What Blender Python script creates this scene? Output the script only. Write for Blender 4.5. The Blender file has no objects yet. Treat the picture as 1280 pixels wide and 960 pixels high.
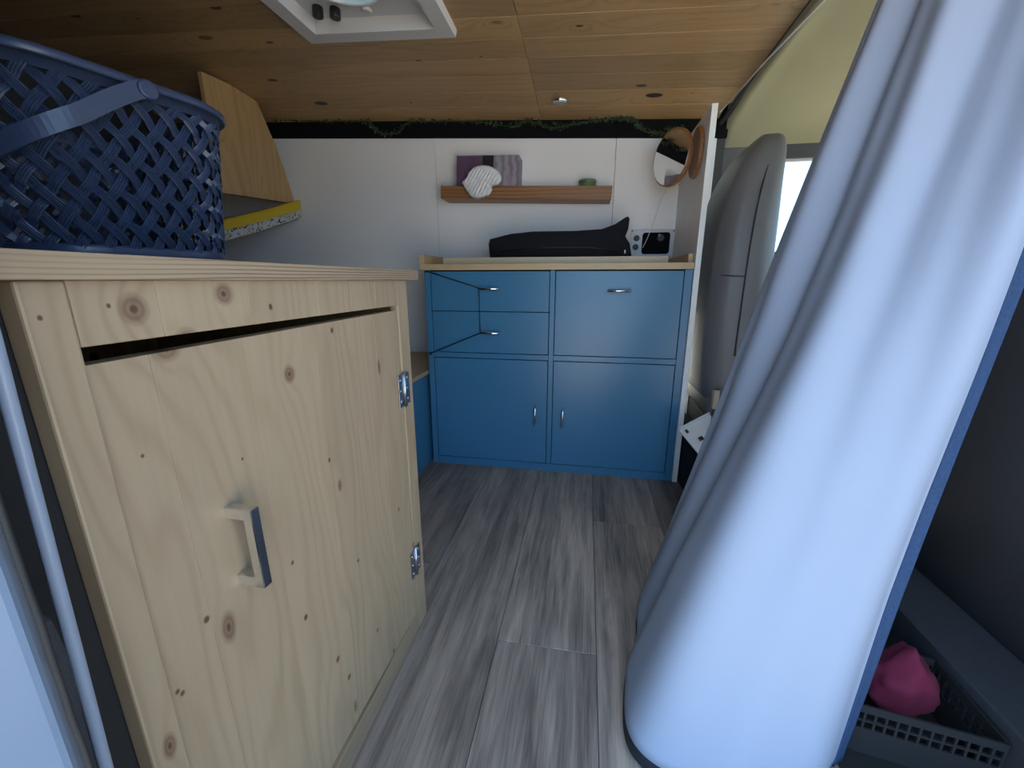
import bpy, bmesh, math, random
from mathutils import Vector, Matrix, noise
random.seed(7)
SC = bpy.context.scene
COL = SC.collection
PI = math.pi

# ------------------------------------------------------------ camera, sky, sun, exposure
cam_d = bpy.data.cameras.new('camera'); cam = bpy.data.objects.new('camera', cam_d); COL.objects.link(cam)
cam_d.sensor_width = 36.0; cam_d.lens = 511.0 / 1280.0 * 36.0; cam_d.clip_start = 0.01
cam.location = (0, 0, 0.88)
cam.rotation_euler = (math.radians(90 - 14.3), 0, math.radians(10.2))
SC.camera = cam

world = bpy.data.worlds.new('sky'); SC.world = world; world.use_nodes = True
bg = world.node_tree.nodes['Background']
bg.inputs[0].default_value = (0.41, 0.66, 1.0, 1); bg.inputs[1].default_value = 1.0

sun_d = bpy.data.lights.new('sun', 'SUN'); sun = bpy.data.objects.new('sun', sun_d); COL.objects.link(sun)
sun_d.energy = 20.0; sun_d.angle = math.radians(0.6); sun_d.color = (1.0, 0.93, 0.82)
sun.rotation_euler = Vector((0.80, 0.45, 0.95)).to_track_quat('Z', 'Y').to_euler()

vs = SC.view_settings
vs.view_transform = 'Standard'; vs.look = 'None'; vs.gamma = 1.0; vs.use_curve_mapping = False
vs.exposure = 1.92

# ------------------------------------------------------------ node helper and materials
class G:
    def __init__(s, name):
        s.mat = bpy.data.materials.new(name); s.mat.use_nodes = True
        s.t = s.mat.node_tree; s.n = s.t.nodes; s.bsdf = s.n['Principled BSDF']
    def new(s, t): return s.n.new(t)
    def put(s, sock, v):
        if isinstance(v, bpy.types.NodeSocket): s.t.links.new(v, sock)
        else:
            if hasattr(sock.default_value, '__len__') and not hasattr(v, '__len__'): v = [v] * len(sock.default_value)
            if hasattr(v, '__len__') and len(sock.default_value) == 4 and len(v) == 3: v = (*v, 1)
            sock.default_value = v
    def m(s, op, a, b=None, c=None, clamp=False):
        n = s.new('ShaderNodeMath'); n.operation = op; n.use_clamp = clamp
        for i, v in enumerate((a, b, c)):
            if v is not None: s.put(n.inputs[i], v)
        return n.outputs[0]
    def coord(s, k='Object'):
        return s.new('ShaderNodeTexCoord').outputs[k]
    def sep(s, v):
        n = s.new('ShaderNodeSeparateXYZ'); s.put(n.inputs[0], v); return n.outputs
    def com(s, x, y, z):
        n = s.new('ShaderNodeCombineXYZ')
        for i, v in enumerate((x, y, z)): s.put(n.inputs[i], v)
        return n.outputs[0]
    def noise(s, v, scale=5, detail=3, rough=.5, dist=0):
        n = s.new('ShaderNodeTexNoise'); s.put(n.inputs['Vector'], v); n.inputs['Scale'].default_value = scale
        n.inputs['Detail'].default_value = detail; n.inputs['Roughness'].default_value = rough; n.inputs['Distortion'].default_value = dist
        return n.outputs[0]
    def mix(s, f, a, b, mode='MIX'):
        n = s.new('ShaderNodeMix'); n.data_type = 'RGBA'; n.blend_type = mode
        s.put(n.inputs[0], f); s.put(n.inputs[6], a); s.put(n.inputs[7], b); return n.outputs[2]
    def ramp(s, f, lo, hi, a=0., b=1.):
        n = s.new('ShaderNodeMapRange'); n.clamp = True
        for i, v in enumerate((f, lo, hi, a, b)): s.put(n.inputs[i], v)
        return n.outputs[0]
    def rand(s): return s.new('ShaderNodeObjectInfo').outputs['Random']
    def bump(s, h, strength=.2, dist=.002):
        n = s.new('ShaderNodeBump'); n.inputs['Strength'].default_value = strength; n.inputs['Distance'].default_value = dist
        s.put(n.inputs['Height'], h); s.put(s.bsdf.inputs['Normal'], n.outputs[0])
    def set(s, **k):
        names = dict(col='Base Color', rough='Roughness', metal='Metallic', spec='Specular IOR Level', sheen='Sheen Weight', coat='Coat Weight', em='Emission Color', ems='Emission Strength')
        for a, v in k.items(): s.put(s.bsdf.inputs[names[a]], v)
        return s

def plain(name, col, rough=.5, metal=0., var=.12, scale=6., bump=0., bscale=60., spec=.5):
    g = G(name); co = g.coord()
    f = g.noise(co, scale, 4, .55)
    dk = tuple(c * (1 - var) for c in col); lt = tuple(min(1, c * (1 + var)) for c in col)
    g.set(col=g.mix(f, dk, lt), rough=rough, metal=metal, spec=spec)
    if bump: g.bump(g.noise(co, bscale, 3), bump)
    return g.mat

def wood(name, light, dark, along, across, thick=None, ring=60., knots=None, rnd=None, kcol=(.12, .055, .03), rough=.45, tint=.12, off=(0, 0, 0), fig=.55, randoff=True, knot_r=.012, wamp=.17):
    """grain runs on axis `along`; explicit knots [(across, along, r_across, r_along, darkness)] or random ones (rnd = spacing)"""
    g = G(name); s = g.sep(g.coord()); ax = 'xyz'
    third = [a for a in ax if a not in (along, across)][0]
    def c(a):
        o = off[ax.index(a)]; v = s[ax.index(a)]
        return g.m('ADD', v, o) if o else v
    A, B, T = c(along), c(across), c(third)
    r = g.rand()
    shift = g.m('MULTIPLY', r, 7.3) if randoff else 0.
    Al = g.m('ADD', A, shift)
    big = g.noise(g.com(g.m('MULTIPLY', Al, .9), g.m('MULTIPLY', B, 5.), g.m('ADD', T, shift)), 1.6, 2, .5)
    warp = g.m('MULTIPLY', g.m('SUBTRACT', big, .5), wamp)
    fine = g.noise(g.com(g.m('MULTIPLY', Al, 6.), g.m('MULTIPLY', B, 160.), g.m('MULTIPLY', T, 160.)), 1., 3, .6)
    K = None
    if knots:
        for (ky, kz, ry, rz, dk) in knots:
            dy = g.m('DIVIDE', g.m('SUBTRACT', B, ky), ry); dz = g.m('DIVIDE', g.m('SUBTRACT', A, kz), rz)
            d2 = g.m('ADD', g.m('MULTIPLY', dy, dy), g.m('MULTIPLY', dz, dz))
            if ry > .006:
                e = g.m('DIVIDE', ry * 3.2, g.m('ADD', 1.0, g.m('MULTIPLY', d2, .32)))
                warp = g.m('ADD', warp, e)
            mk = g.m('MULTIPLY', g.ramp(d2, .35, 1.3, 1., 0.), dk)
            if ry > .0058: mk = g.m('ADD', g.m('MULTIPLY', mk, g.m('MULTIPLY_ADD', g.m('SINE', g.m('MULTIPLY', g.m('SQRT', d2), 13.)), .09, .66)), g.ramp(d2, .0, .10, .45, 0.), clamp=True)
            K = mk if K is None else g.m('MAXIMUM', K, mk)
    elif rnd:
        v = g.new('ShaderNodeTexVoronoi'); v.voronoi_dimensions = '2D'; v.feature = 'F1'; v.inputs['Scale'].default_value = 1. / rnd
        g.put(v.inputs['Vector'], g.com(g.m('MULTIPLY', Al, .45), g.m('ADD', B, shift), 0.))
        d = g.m('MULTIPLY', v.outputs['Distance'], rnd)
        cs = g.sep(v.outputs['Color'])
        rad = g.m('MULTIPLY', g.m('POWER', cs[0], 3.), knot_r)
        K = g.m('MULTIPLY', g.ramp(g.m('SUBTRACT', d, rad), -.001, .0015, 1., 0.), g.ramp(cs[1], .3, .6))
        warp = g.m('ADD', warp, g.m('DIVIDE', g.m('MULTIPLY', rad, .012), g.m('ADD', .0006, g.m('MULTIPLY', d, d))))
    ph = g.m('MULTIPLY', g.m('ADD', B, warp), ring * 2 * PI)
    w = g.m('MULTIPLY_ADD', g.m('SINE', ph), .5, .5)
    w = g.m('POWER', w, 2.8)
    w = g.m('MULTIPLY', w, g.ramp(g.noise(g.com(g.m('MULTIPLY', Al, 2.), g.m('MULTIPLY', B, 14.), T), 1., 2), .3, .7, .35, 1.25))
    f = g.m('ADD', g.m('MULTIPLY', w, fig), g.m('MULTIPLY', fine, .42), clamp=True)
    col = g.mix(f, light, dark)
    t1 = g.m('MULTIPLY_ADD', g.m('SUBTRACT', r, .5), 2 * tint, 1.)
    t2 = g.m('MULTIPLY', t1, g.ramp(big, .25, .75, .92, 1.06))
    col = g.mix(1., col, g.com(t2, t2, t2), 'MULTIPLY')
    if K is not None: col = g.mix(K, col, kcol)
    g.set(col=col, rough=rough)
    g.bump(g.m('ADD', g.m('MULTIPLY', fine, .6), w), .12, .0008)
    return g.mat

# ------------------------------------------------------------ mesh helpers
def mesh_obj(name, bm, mat, parent=None, smooth=False):
    me = bpy.data.meshes.new(name); bm.to_mesh(me); bm.free()
    if mat: me.materials.append(mat)
    if smooth:
        for p in me.polygons: p.use_smooth = True
    o = bpy.data.objects.new(name, me); COL.objects.link(o)
    if parent: o.parent = parent
    return o

def tag(o, label, cat, group=None, kind=None):
    if label: o['label'] = label
    if cat: o['category'] = cat
    if group: o['group'] = group
    if kind: o['kind'] = kind
    return o

def thing(name, label, cat, loc=(0, 0, 0), group=None, kind=None, rz=0.):
    o = bpy.data.objects.new(name, None); COL.objects.link(o); o.location = loc; o.rotation_euler.z = rz
    o.empty_display_size = .05
    return tag(o, label, cat, group, kind)

def box(name, x0, x1, y0, y1, z0, z1, mat, parent=None, bev=0., seg=2, bm=None):
    own = bm is None
    b = bmesh.new()
    vs_ = [b.verts.new(p) for p in ((x0, y0, z0), (x1, y0, z0), (x1, y1, z0), (x0, y1, z0), (x0, y0, z1), (x1, y0, z1), (x1, y1, z1), (x0, y1, z1))]
    for q in ((3, 2, 1, 0), (4, 5, 6, 7), (0, 1, 5, 4), (1, 2, 6, 5), (2, 3, 7, 6), (3, 0, 4, 7)): b.faces.new([vs_[i] for i in q])
    if bev: bmesh.ops.bevel(b, geom=b.edges[:], offset=bev, segments=seg, affect='EDGES', profile=.5)
    return mesh_obj(name, b, mat, parent)

def prism(name, pts, axis, a0, a1, mat, parent=None, bev=0., seg=2, smooth=False):
    """pts 2-D polygon in the plane normal to axis; extruded from a0 to a1"""
    b = bmesh.new()
    def P(p, a):
        if axis == 'x': return (a, p[0], p[1])
        if axis == 'y': return (p[0], a, p[1])
        return (p[0], p[1], a)
    A = [b.verts.new(P(p, a0)) for p in pts]; B = [b.verts.new(P(p, a1)) for p in pts]
    b.faces.new(A); b.faces.new(B[::-1])
    n = len(pts)
    for i in range(n): b.faces.new((A[i], B[i], B[(i + 1) % n], A[(i + 1) % n]))
    bmesh.ops.recalc_face_normals(b, faces=b.faces)
    if bev: bmesh.ops.bevel(b, geom=b.edges[:], offset=bev, segments=seg, affect='EDGES', profile=.5)
    return mesh_obj(name, b, mat, parent, smooth)

def hexa(name, P, mat, parent=None, bev=0.):
    """eight corners: bottom ring of 4, top ring of 4"""
    b = bmesh.new(); v = [b.verts.new(p) for p in P]
    for q in ((3, 2, 1, 0), (4, 5, 6, 7), (0, 1, 5, 4), (1, 2, 6, 5), (2, 3, 7, 6), (3, 0, 4, 7)): b.faces.new([v[i] for i in q])
    bmesh.ops.recalc_face_normals(b, faces=b.faces)
    if bev: bmesh.ops.bevel(b, geom=b.edges[:], offset=bev, segments=2, affect='EDGES', profile=.5)
    return mesh_obj(name, b, mat, parent)

def cyl(name, c, axis, r, h, mat, parent=None, n=32, bev=0., r2=None, smooth=True):
    """cylinder from c along axis vector, length h"""
    b = bmesh.new()
    bmesh.ops.create_cone(b, cap_ends=True, segments=n, radius1=r, radius2=r if r2 is None else r2, depth=h)
    q = Vector(axis).normalized().to_track_quat('Z', 'Y').to_matrix().to_4x4()
    if bev:
        ed = [e for e in b.edges if any(len(f.verts) > 4 for f in e.link_faces)]
        bmesh.ops.bevel(b, geom=ed, offset=bev, segments=3, affect='EDGES', profile=.5)
    bmesh.ops.translate(b, verts=b.verts, vec=(0, 0, h / 2))
    bmesh.ops.transform(b, matrix=Matrix.Translation(Vector(c)) @ q, verts=b.verts)
    o = mesh_obj(name, b, mat, parent)
    if smooth:
        for p in o.data.polygons: p.use_smooth = len(p.vertices) == 4
    return o

def tube(name, pts, r, mat, parent=None, n=8, closed=False):
    b = bmesh.new(); P = [Vector(p) for p in pts]; rings = []
    up = Vector((.13, .21, .97)).normalized()
    for i, p in enumerate(P):
        a = P[max(i - 1, 0)] if not closed else P[i - 1]
        c = P[min(i + 1, len(P) - 1)] if not closed else P[(i + 1) % len(P)]
        t = (c - a).normalized(); s = t.cross(up)
        if s.length < 1e-3: s = t.cross(Vector((1, 0, 0)))
        s.normalize(); u = s.cross(t)
        rr = r[i] if hasattr(r, '__len__') else r
        rings.append([b.verts.new(p + (s * math.cos(2 * PI * k / n) + u * math.sin(2 * PI * k / n)) * rr) for k in range(n)])
    m = len(rings)
    for i in range(m if closed else m - 1):
        A, B = rings[i], rings[(i + 1) % m]
        for k in range(n): b.faces.new((A[k], A[(k + 1) % n], B[(k + 1) % n], B[k]))
    if not closed: b.faces.new(rings[0][::-1]); b.faces.new(rings[-1])
    bmesh.ops.recalc_face_normals(b, faces=b.faces)
    return mesh_obj(name, b, mat, parent, True)

def smoothpath(P, n=8):
    P = [Vector(p) for p in P]; out = []
    for i in range(len(P) - 1):
        a, b, c, d = P[max(i - 1, 0)], P[i], P[i + 1], P[min(i + 2, len(P) - 1)]
        for k in range(n):
            t = k / n
            out.append(.5 * ((2 * b) + (c - a) * t + (2 * a - 5 * b + 4 * c - d) * t * t + (3 * b - a - 3 * c + d) * t ** 3))
    return out + [P[-1]]

def loft(name, sections, mat, parent=None, caps=True, smooth=True, closed=True):
    b = bmesh.new(); R = [[b.verts.new(p) for p in s] for s in sections]; n = len(R[0])
    for i in range(len(R) - 1):
        for k in range(n if closed else n - 1): b.faces.new((R[i][k], R[i][(k + 1) % n], R[i + 1][(k + 1) % n], R[i + 1][k]))
    if caps and closed: b.faces.new(R[0][::-1]); b.faces.new(R[-1])
    bmesh.ops.recalc_face_normals(b, faces=b.faces)
    return mesh_obj(name, b, mat, parent, smooth)

def rrect(cx, cy, hx, hy, r, n=6):
    out = []
    for q, (sx, sy) in enumerate(((1, 1), (-1, 1), (-1, -1), (1, -1))):
        for k in range(n + 1):
            a = PI / 2 * (q + k / n)
            out.append((cx + sx * (hx - r) + r * math.cos(a), cy + sy * (hy - r) + r * math.sin(a)))
    return out

# ------------------------------------------------------------ material set
M = {}
M['white_paint'] = plain('white_wall_paint', (.88, .87, .85), .6, var=.05, scale=3, bump=.08, bscale=90)
M['board_white'] = plain('partition_paint', (.86, .85, .84), .45, var=.08, scale=14, bump=.3, bscale=45)
M['edge_white'] = plain('partition_edge', (.85, .86, .84), .5, var=.04)
M['black_felt'] = plain('black_felt', (.008, .008, .009), .95, var=.3, scale=40, spec=.1)
M['black_fabric'] = plain('black_case_fabric', (.012, .012, .016), .85, var=.2, scale=30, bump=.2, bscale=400, spec=.2)
M['black_plastic'] = plain('black_plastic', (.01, .01, .011), .4)
M['dark_grey'] = plain('dark_grey_trim', (.05, .05, .055), .7, var=.1)
M['cab_grey'] = plain('cab_panel_grey', (.11, .11, .11), .6, var=.08)
M['dash'] = plain('beige_dashboard', (.60, .55, .45), .8)
M['headliner'] = plain('headliner_fabric', (.27, .25, .155), .9, var=.08, scale=5, bump=.1, bscale=300)
M['carpet'] = plain('charcoal_carpet', (.05, .052, .058), .95, var=.15, scale=60, bump=.4, bscale=500, spec=.1)
M['van_white'] = plain('van_white_enamel', (.50, .52, .54), .25, var=.03)
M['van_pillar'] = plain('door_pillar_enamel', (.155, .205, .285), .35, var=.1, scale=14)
M['white_plastic'] = plain('white_plastic', (.62, .62, .63), .4, var=.03)
M['blue_paint'] = plain('blue_cabinet_paint', (.050, .183, .318), .30, var=.05, scale=3, bump=.05, bscale=120)
M['blue_dark'] = plain('cabinet_shadow_gap', (.01, .02, .035), .8)
M['chrome'] = plain('chrome', (.75, .76, .78), .08, 1., var=.02)
M['steel'] = plain('worn_zinc', (.45, .47, .50), .32, 1., var=.25, scale=120)
M['basket'] = plain('navy_basket_plastic', (.034, .052, .105), .32, var=.1)
M['navy'] = plain('navy_binding', (.035, .065, .135), .9, var=.35, scale=220, bump=.5, bscale=900, spec=.1)
M['lining'] = plain('dark_lining', (.012, .014, .022), .9, var=.1)
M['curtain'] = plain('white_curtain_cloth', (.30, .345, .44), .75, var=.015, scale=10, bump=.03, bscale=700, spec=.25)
M['leather'] = plain('grey_vinyl_seat', (.15, .15, .155), .42, var=.06, scale=9, bump=.12, bscale=260)
M['seam'] = plain('seat_stitching', (.03, .03, .032), .7)
M['yellow'] = plain('yellow_fabric', (.62, .42, .02), .7, var=.1)
M['fleece'] = plain('cream_fleece', (.55, .50, .42), .95, var=.15, scale=60, bump=.9, bscale=160)
M['tissue'] = plain('tissue_paper', (.80, .79, .77), .9, var=.03)
M['green_tin'] = plain('green_tin', (.12, .19, .08), .35, var=.1)
M['leaf'] = plain('garland_leaf', (.030, .058, .022), .6, var=.4, scale=50)
M['pink'] = plain('pink_cloth', (.13, .006, .03), .9, var=.15, scale=20, bump=.3, bscale=200)
M['beige'] = plain('beige_plastic', (.42, .33, .26), .5)
M['ground'] = plain('sandy_ground', (.21, .195, .175), .95, var=.15, scale=2, bump=.3, bscale=20)
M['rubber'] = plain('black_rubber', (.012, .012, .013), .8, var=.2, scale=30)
M['cord_white'] = plain('white_cord', (.75, .73, .68), .7)
M['cord_black'] = plain('black_elastic', (.008, .009, .012), .7)
PINE_L, PINE_D = (.41, .31, .20), (.29, .20, .115)
M['pine'] = wood('pine_generic', PINE_L, PINE_D, 'z', 'y', ring=30, rnd=.2)
M['ceiling_pine'] = wood('ceiling_pine', (.42, .275, .135), (.31, .185, .08), 'x', 'y', ring=26, rnd=.13, tint=.2, kcol=(.030, .013, .007), fig=.5, knot_r=.017)
M['panel_pine'] = wood('panel_pine', (.55, .36, .16), (.42, .24, .09), 'z', 'y', ring=22, rnd=.16)
M['ply'] = wood('plywood_edge', (.43, .32, .20), (.15, .10, .07), 'y', 'z', ring=230, fig=.75, tint=.02, wamp=.02)
M['oak_shelf'] = wood('oiled_shelf_wood', (.36, .17, .06), (.17, .07, .025), 'x', 'z', ring=55, fig=.7, tint=.05, wamp=.05)
M['counter'] = wood('pale_counter_wood', (.55, .40, .22), (.43, .29, .14), 'x', 'y', ring=40)
M['loose'] = wood('loose_board_wood', (.60, .50, .33), (.46, .36, .22), 'x', 'z', ring=90)
M['mirror_wood'] = wood('mirror_wood', (.34, .16, .07), (.21, .09, .035), 'z', 'y', ring=70)
M['glass_mirror'] = plain('mirror_glass', (.9, .9, .9), .02, 1., var=0.)

def floor_mat():
    g = G('grey_vinyl_plank'); s = g.sep(g.coord()); r = g.rand()
    sh = g.m('MULTIPLY', r, 11.)
    y = g.m('ADD', s[1], sh); x = g.m('ADD', s[0], sh)
    big = g.noise(g.com(g.m('MULTIPLY', x, 9.), g.m('MULTIPLY', y, 1.1), 0.), 1., 3, .6, .8)
    mid = g.noise(g.com(g.m('MULTIPLY', x, 46.), g.m('MULTIPLY', y, 2.6), sh), 1., 4, .65, .5)
    fine = g.noise(g.com(g.m('MULTIPLY', x, 240.), g.m('MULTIPLY', y, 9.), sh), 1., 3, .6)
    f = g.m('ADD', g.m('MULTIPLY', big, .5), g.m('ADD', g.m('MULTIPLY', mid, .38), g.m('MULTIPLY', fine, .22)))
    f = g.ramp(f, .38, .70)
    col = g.mix(f, (.070, .054, .046), (.45, .36, .30))
    blotch = g.ramp(g.noise(g.com(g.m('MULTIPLY', x, 7.), g.m('MULTIPLY', y, 3.), 3.), 1., 3, .6), .60, .74)
    col = g.mix(g.m('MULTIPLY', blotch, .55), col, (.075, .064, .060))
    t = g.m('MULTIPLY_ADD', r, .62, .70)
    col = g.mix(1., col, g.com(t, t, t), 'MULTIPLY')
    g.set(col=col, rough=.36); g.bump(g.m('ADD', mid, fine), .12, .0008)
    return g.mat
M['floor'] = floor_mat()

def glass_mat(name, tint, gloss=.08):
    g = G(name); tr = g.new('ShaderNodeBsdfTransparent'); tr.inputs[0].default_value = (*tint, 1)
    gl = g.new('ShaderNodeBsdfGlossy'); gl.inputs['Roughness'].default_value = .02
    nz = g.noise(g.coord(), 4); fac = g.m('MULTIPLY_ADD', nz, .02, gloss)
    mx = g.new('ShaderNodeMixShader'); g.put(mx.inputs[0], fac)
    g.t.links.new(tr.outputs[0], mx.inputs[1]); g.t.links.new(gl.outputs[0], mx.inputs[2])
    g.t.links.new(mx.outputs[0], g.n['Material Output'].inputs['Surface'])
    return g.mat
M['glass'] = glass_mat('window_glass', (.93, .97, .97))

# ------------------------------------------------------------ the setting
def struct(o, label, cat=None):
    o['kind'] = 'structure'; o['label'] = label
    return o
WY = 2.25                         # far wall
def slope(x): return -.052 * x    # the roof rises towards the rear (left)
PROF = [(2.24, -.004), (2.13, .018), (2.02, .034), (1.90, .044), (1.78, .052), (1.66, .057), (1.54, .061), (1.42, .064), (1.30, .066), (1.18, .067),
        (1.06, .068), (.94, .068), (.82, .067), (.70, .065), (.58, .062), (.46, .057), (.34, .05), (.22, .04), (.10, .025)]
def prof(y):
    for (a, pa), (b, pb) in zip(PROF, PROF[1:]):
        if y <= a and y >= b: return pa + (pb - pa) * (a - y) / (a - b)
    return PROF[-1][1] if y < .1 else PROF[0][1]
def zc(x, y): return 1.625 + slope(x) + prof(y)

# outside ground
gd = box('ground', -14, 16, -14, 16, -.60, -.50, M['ground']); struct(gd, 'sandy ground outside the van')

# floor
fl = box('floor', -2.4, .86, .06, 2.3, -.06, -.006, M['dark_grey']); struct(fl, 'grey wood-look plank floor of the van')
cols = [-2.4, -2.145, -1.90, -1.655, -1.41, -1.165, -.92, -.675, -.43, -.185, .06, .305, .55, .86]
joint = {0: [.9], 1: [.4, 1.6], 2: [1.2], 3: [.7], 4: [1.6], 5: [.9], 6: [1.4], 7: [1.06], 8: [.30], 9: [.82], 10: [.2, 1.40], 11: [.95], 12: [1.5]}
for i in range(len(cols) - 1):
    ys = [.06] + joint[i] + [2.29]
    for a, b in zip(ys, ys[1:]):
        box('plank', cols[i] + .0006, cols[i + 1] - .0006, a + .0006, b - .0006, -.0058, 0., M['floor'], fl, bev=.0008, seg=1)

# far wall: carcass + painted sheets
wb = box('wall_back', -2.4, .60, 2.262, 2.32, 0, 1.80, M['dark_grey']); struct(wb, 'white painted panel wall behind the blue cabinet')
for a, b in ((-2.38, -.812), (-.810, .105), (.107, .56)):
    prism('panel', [(a, .0), (b, .0), (b, 1.545 + slope(b)), (a, 1.545 + slope(a))], 'y', WY, 2.2615, M['white_paint'], wb, bev=.001, seg=1)
t1 = prism('trim_1', [(-1.80, 1.546 + slope(-1.80)), (.60, 1.546 + slope(.60)), (.60, 1.66), (-1.80, 1.78)], 'y', 2.240, 2.2612, M['black_felt'])
struct(t1, 'black felt strip along the top of the back wall')

# ceiling of tongue-and-groove boards
VX0, VX1, VY0, VY1 = -.99, -.52, 1.06, 1.54
def roof(x0, x1, y0, y1): return [(x0, y0, 1.80 - .052 * x0), (x1, y0, 1.80 - .052 * x1), (x1, y1, 1.80 - .052 * x1), (x0, y1, 1.80 - .052 * x0), (x0, y0, 1.98), (x1, y0, 1.98), (x1, y1, 1.98), (x0, y1, 1.98)]
ce = hexa('ceiling', roof(-2.4, VX0, .02, 2.32), M['van_white'])
for q in ((VX1, .62, .02, 2.32), (VX0, VX1, .02, VY0), (VX0, VX1, VY1, 2.32)): hexa('roof_skin', roof(*q), M['van_white'], ce)
struct(ce, 'varnished pine board ceiling')
XR = [.555, .575, .59, .60, .602, .60]
for i, ((a, pa), (b, pb)) in enumerate(zip(PROF, PROF[1:])):
    xr = XR[min(i, 5)]
    for x0, x1 in (((-2.38, VX0), (VX1, -.262), (-.260, xr)) if VY0 - .001 <= b and a <= VY1 + .001 else ((-2.38, -.2612), (-.2608, xr))):
        g_ = .0008
        lo = [(x0, a - g_, 1.625 + slope(x0) + pa), (x1, a - g_, 1.625 + slope(x1) + pa), (x1, b + g_, 1.625 + slope(x1) + pb), (x0, b + g_, 1.625 + slope(x0) + pb)]
        hi = [(p[0], p[1], p[2] + .012) for p in lo]
        hexa('board', lo + hi, M['ceiling_pine'], ce, bev=.0016)

# rear end wall and the bodywork on the door side
wl = box('wall_left', -2.44, -2.40, .06, 2.32, -.05, 1.98, M['dark_grey']); struct(wl, 'dark rear end of the van interior')
prism('upper_wall', [(-2.4, 1.8005), (.60, 1.8005), (.60, 1.97), (-2.4, 1.97)], 'y', 2.325, 2.36, M['dark_grey'], wb)
wf = box('wall_front', -2.44, -.47, .10, .155, -.45, 1.98, M['dark_grey']); struct(wf, 'van side wall left of the sliding door opening')
hd = box('trim_3', -.47, .95, .05, .14, 1.74, 1.98, M['van_white'], bev=.01); struct(hd, 'van body header above the sliding door opening')
# white enamel door pillar, near the lens
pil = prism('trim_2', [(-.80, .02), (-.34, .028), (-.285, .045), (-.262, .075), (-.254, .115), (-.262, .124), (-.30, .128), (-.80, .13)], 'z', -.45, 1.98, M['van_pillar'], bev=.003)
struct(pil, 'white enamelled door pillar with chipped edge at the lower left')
ep = [(-.2525 + .0016 * noise.noise(Vector((0, 0, z * .9))), .1195, z * .02 - .40) for z in range(0, 115)]
tube('edge_seal', ep, [.0014 + .0016 * abs(noise.noise(Vector((3, 1, i * .37)))) for i in range(115)], M['rubber'], pil, n=7)
wr = box('wall_right', .411, .431, 1.772, 2.2495, 0.004, 1.492, M['board_white']); struct(wr, 'white painted partition board at the right end of the blue cabinet')
box('edge', .4105, .4315, 1.7665, 1.772, 0.003, 1.4925, M['edge_white'], wr, bev=.001)

# cab: headliner, driver door with window, windscreen, passenger door
hp = [(2.352, 1.46), (2.345, 1.50), (2.318, 1.545), (2.26, 1.588), (2.16, 1.622), (2.02, 1.648), (1.85, 1.665), (1.6, 1.678), (1.3, 1.685), (.9, 1.685), (.5, 1.675), (.25, 1.65), (.14, 1.60), (.10, 1.50)]
secs = []
for x, dz in ((.606, .13), (.603, -.03), (.625, -.012), (.70, 0), (1.0, .0), (1.6, -.02), (2.05, -.06)):
    secs.append([(x, y, z + dz + (0 if i > 1 or dz > .1 else -dz)) for i, (y, z) in enumerate(hp)])
hl = loft('trim_4', secs, M['headliner'], closed=False); struct(hl, 'beige fabric headliner over the cab')
sol = hl.modifiers.new('s', 'SOLIDIFY'); sol.thickness = .02; sol.offset = -1
tube('edge_roll', [(.598 - .05 * max(0, (y - 2.1) / .25), y - .004, z - .018) for y, z in hp[1:]], .011, M['dark_grey'], hl)
bt = cyl('button', (.86, 1.90, 1.668), (0, .05, -1), .017, .008, M['headliner'], hl, bev=.003)
rf = box('trim_5', .62, 2.25, .05, 2.38, 1.72, 1.98, M['van_white']); struct(rf, 'white van roof over the cab')
dd = box('wall_cab', .58, 2.2, 2.34, 2.40, -.1, 1.02, M['cab_grey'], bev=.01); struct(dd, 'grey driver door panel behind the seat')
box('b_pillar', .57, .84, 2.325, 2.39, 1.02, 1.50, M['cab_grey'], dd, bev=.012)
box('window_header', .83, 2.1, 2.325, 2.39, 1.432, 1.51, M['dark_grey'], dd, bev=.006)
box('front_pillar', 1.75, 2.2, 2.335, 2.39, 1.02, 1.50, M['cab_grey'], dd, bev=.01)
cyl('belt_anchor', (.655, 2.3245, 1.36), (0, -1, 0), .016, .010, M['black_plastic'], dd, bev=.003)
box('belt_slot', .655, .70, 2.318, 2.3248, 1.215, 1.235, M['black_plastic'], dd, bev=.003)
w1 = box('window_1', .835, 1.755, 2.355, 2.360, 1.015, 1.475, M['glass']); struct(w1, 'driver side window pane with bright sky outside')
ws = box('wall_nose', 2.20, 2.26, .05, 2.40, -.1, .95, M['cab_grey']); struct(ws, 'dashboard bulkhead at the front of the cab')
w2 = box('window_2', 2.215, 2.22, .20, 2.30, .95, 1.62, M['glass']); struct(w2, 'windscreen pane of the van')
pd = box('wall_passenger', .95, 2.2, .05, .10, -.1, 1.0, M['cab_grey']); struct(pd, 'passenger door panel')
w3 = box('window_3', 1.1, 1.8, .07, .075, 1.0, 1.5, M['glass']); struct(w3, 'passenger side window pane')
pp = box('trim_6', .93, 1.1, .05, .12, -.45, 1.72, M['cab_grey']); struct(pp, 'pillar behind the passenger door')
pp2 = box('trim_7', 1.8, 2.25, .05, .10, 1.0, 1.72, M['cab_grey']); struct(pp2, 'front pillar of the passenger door')
cf = box('floor_cab', .862, 2.2, .06, 2.34, -.08, -.01, M['carpet']); struct(cf, 'dark carpeted cab floor')
db = prism('trim_8', [(1.75, .35), (1.75, .88), (1.85, .95), (2.19, .93), (2.19, .35)], 'y', .15, 2.3, M['dash'], bev=.02); struct(db, 'dashboard of the cab, coloured pale to bounce sunlight')  # made pale as a reflector: bounces sun up to headliner and ceiling

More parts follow.
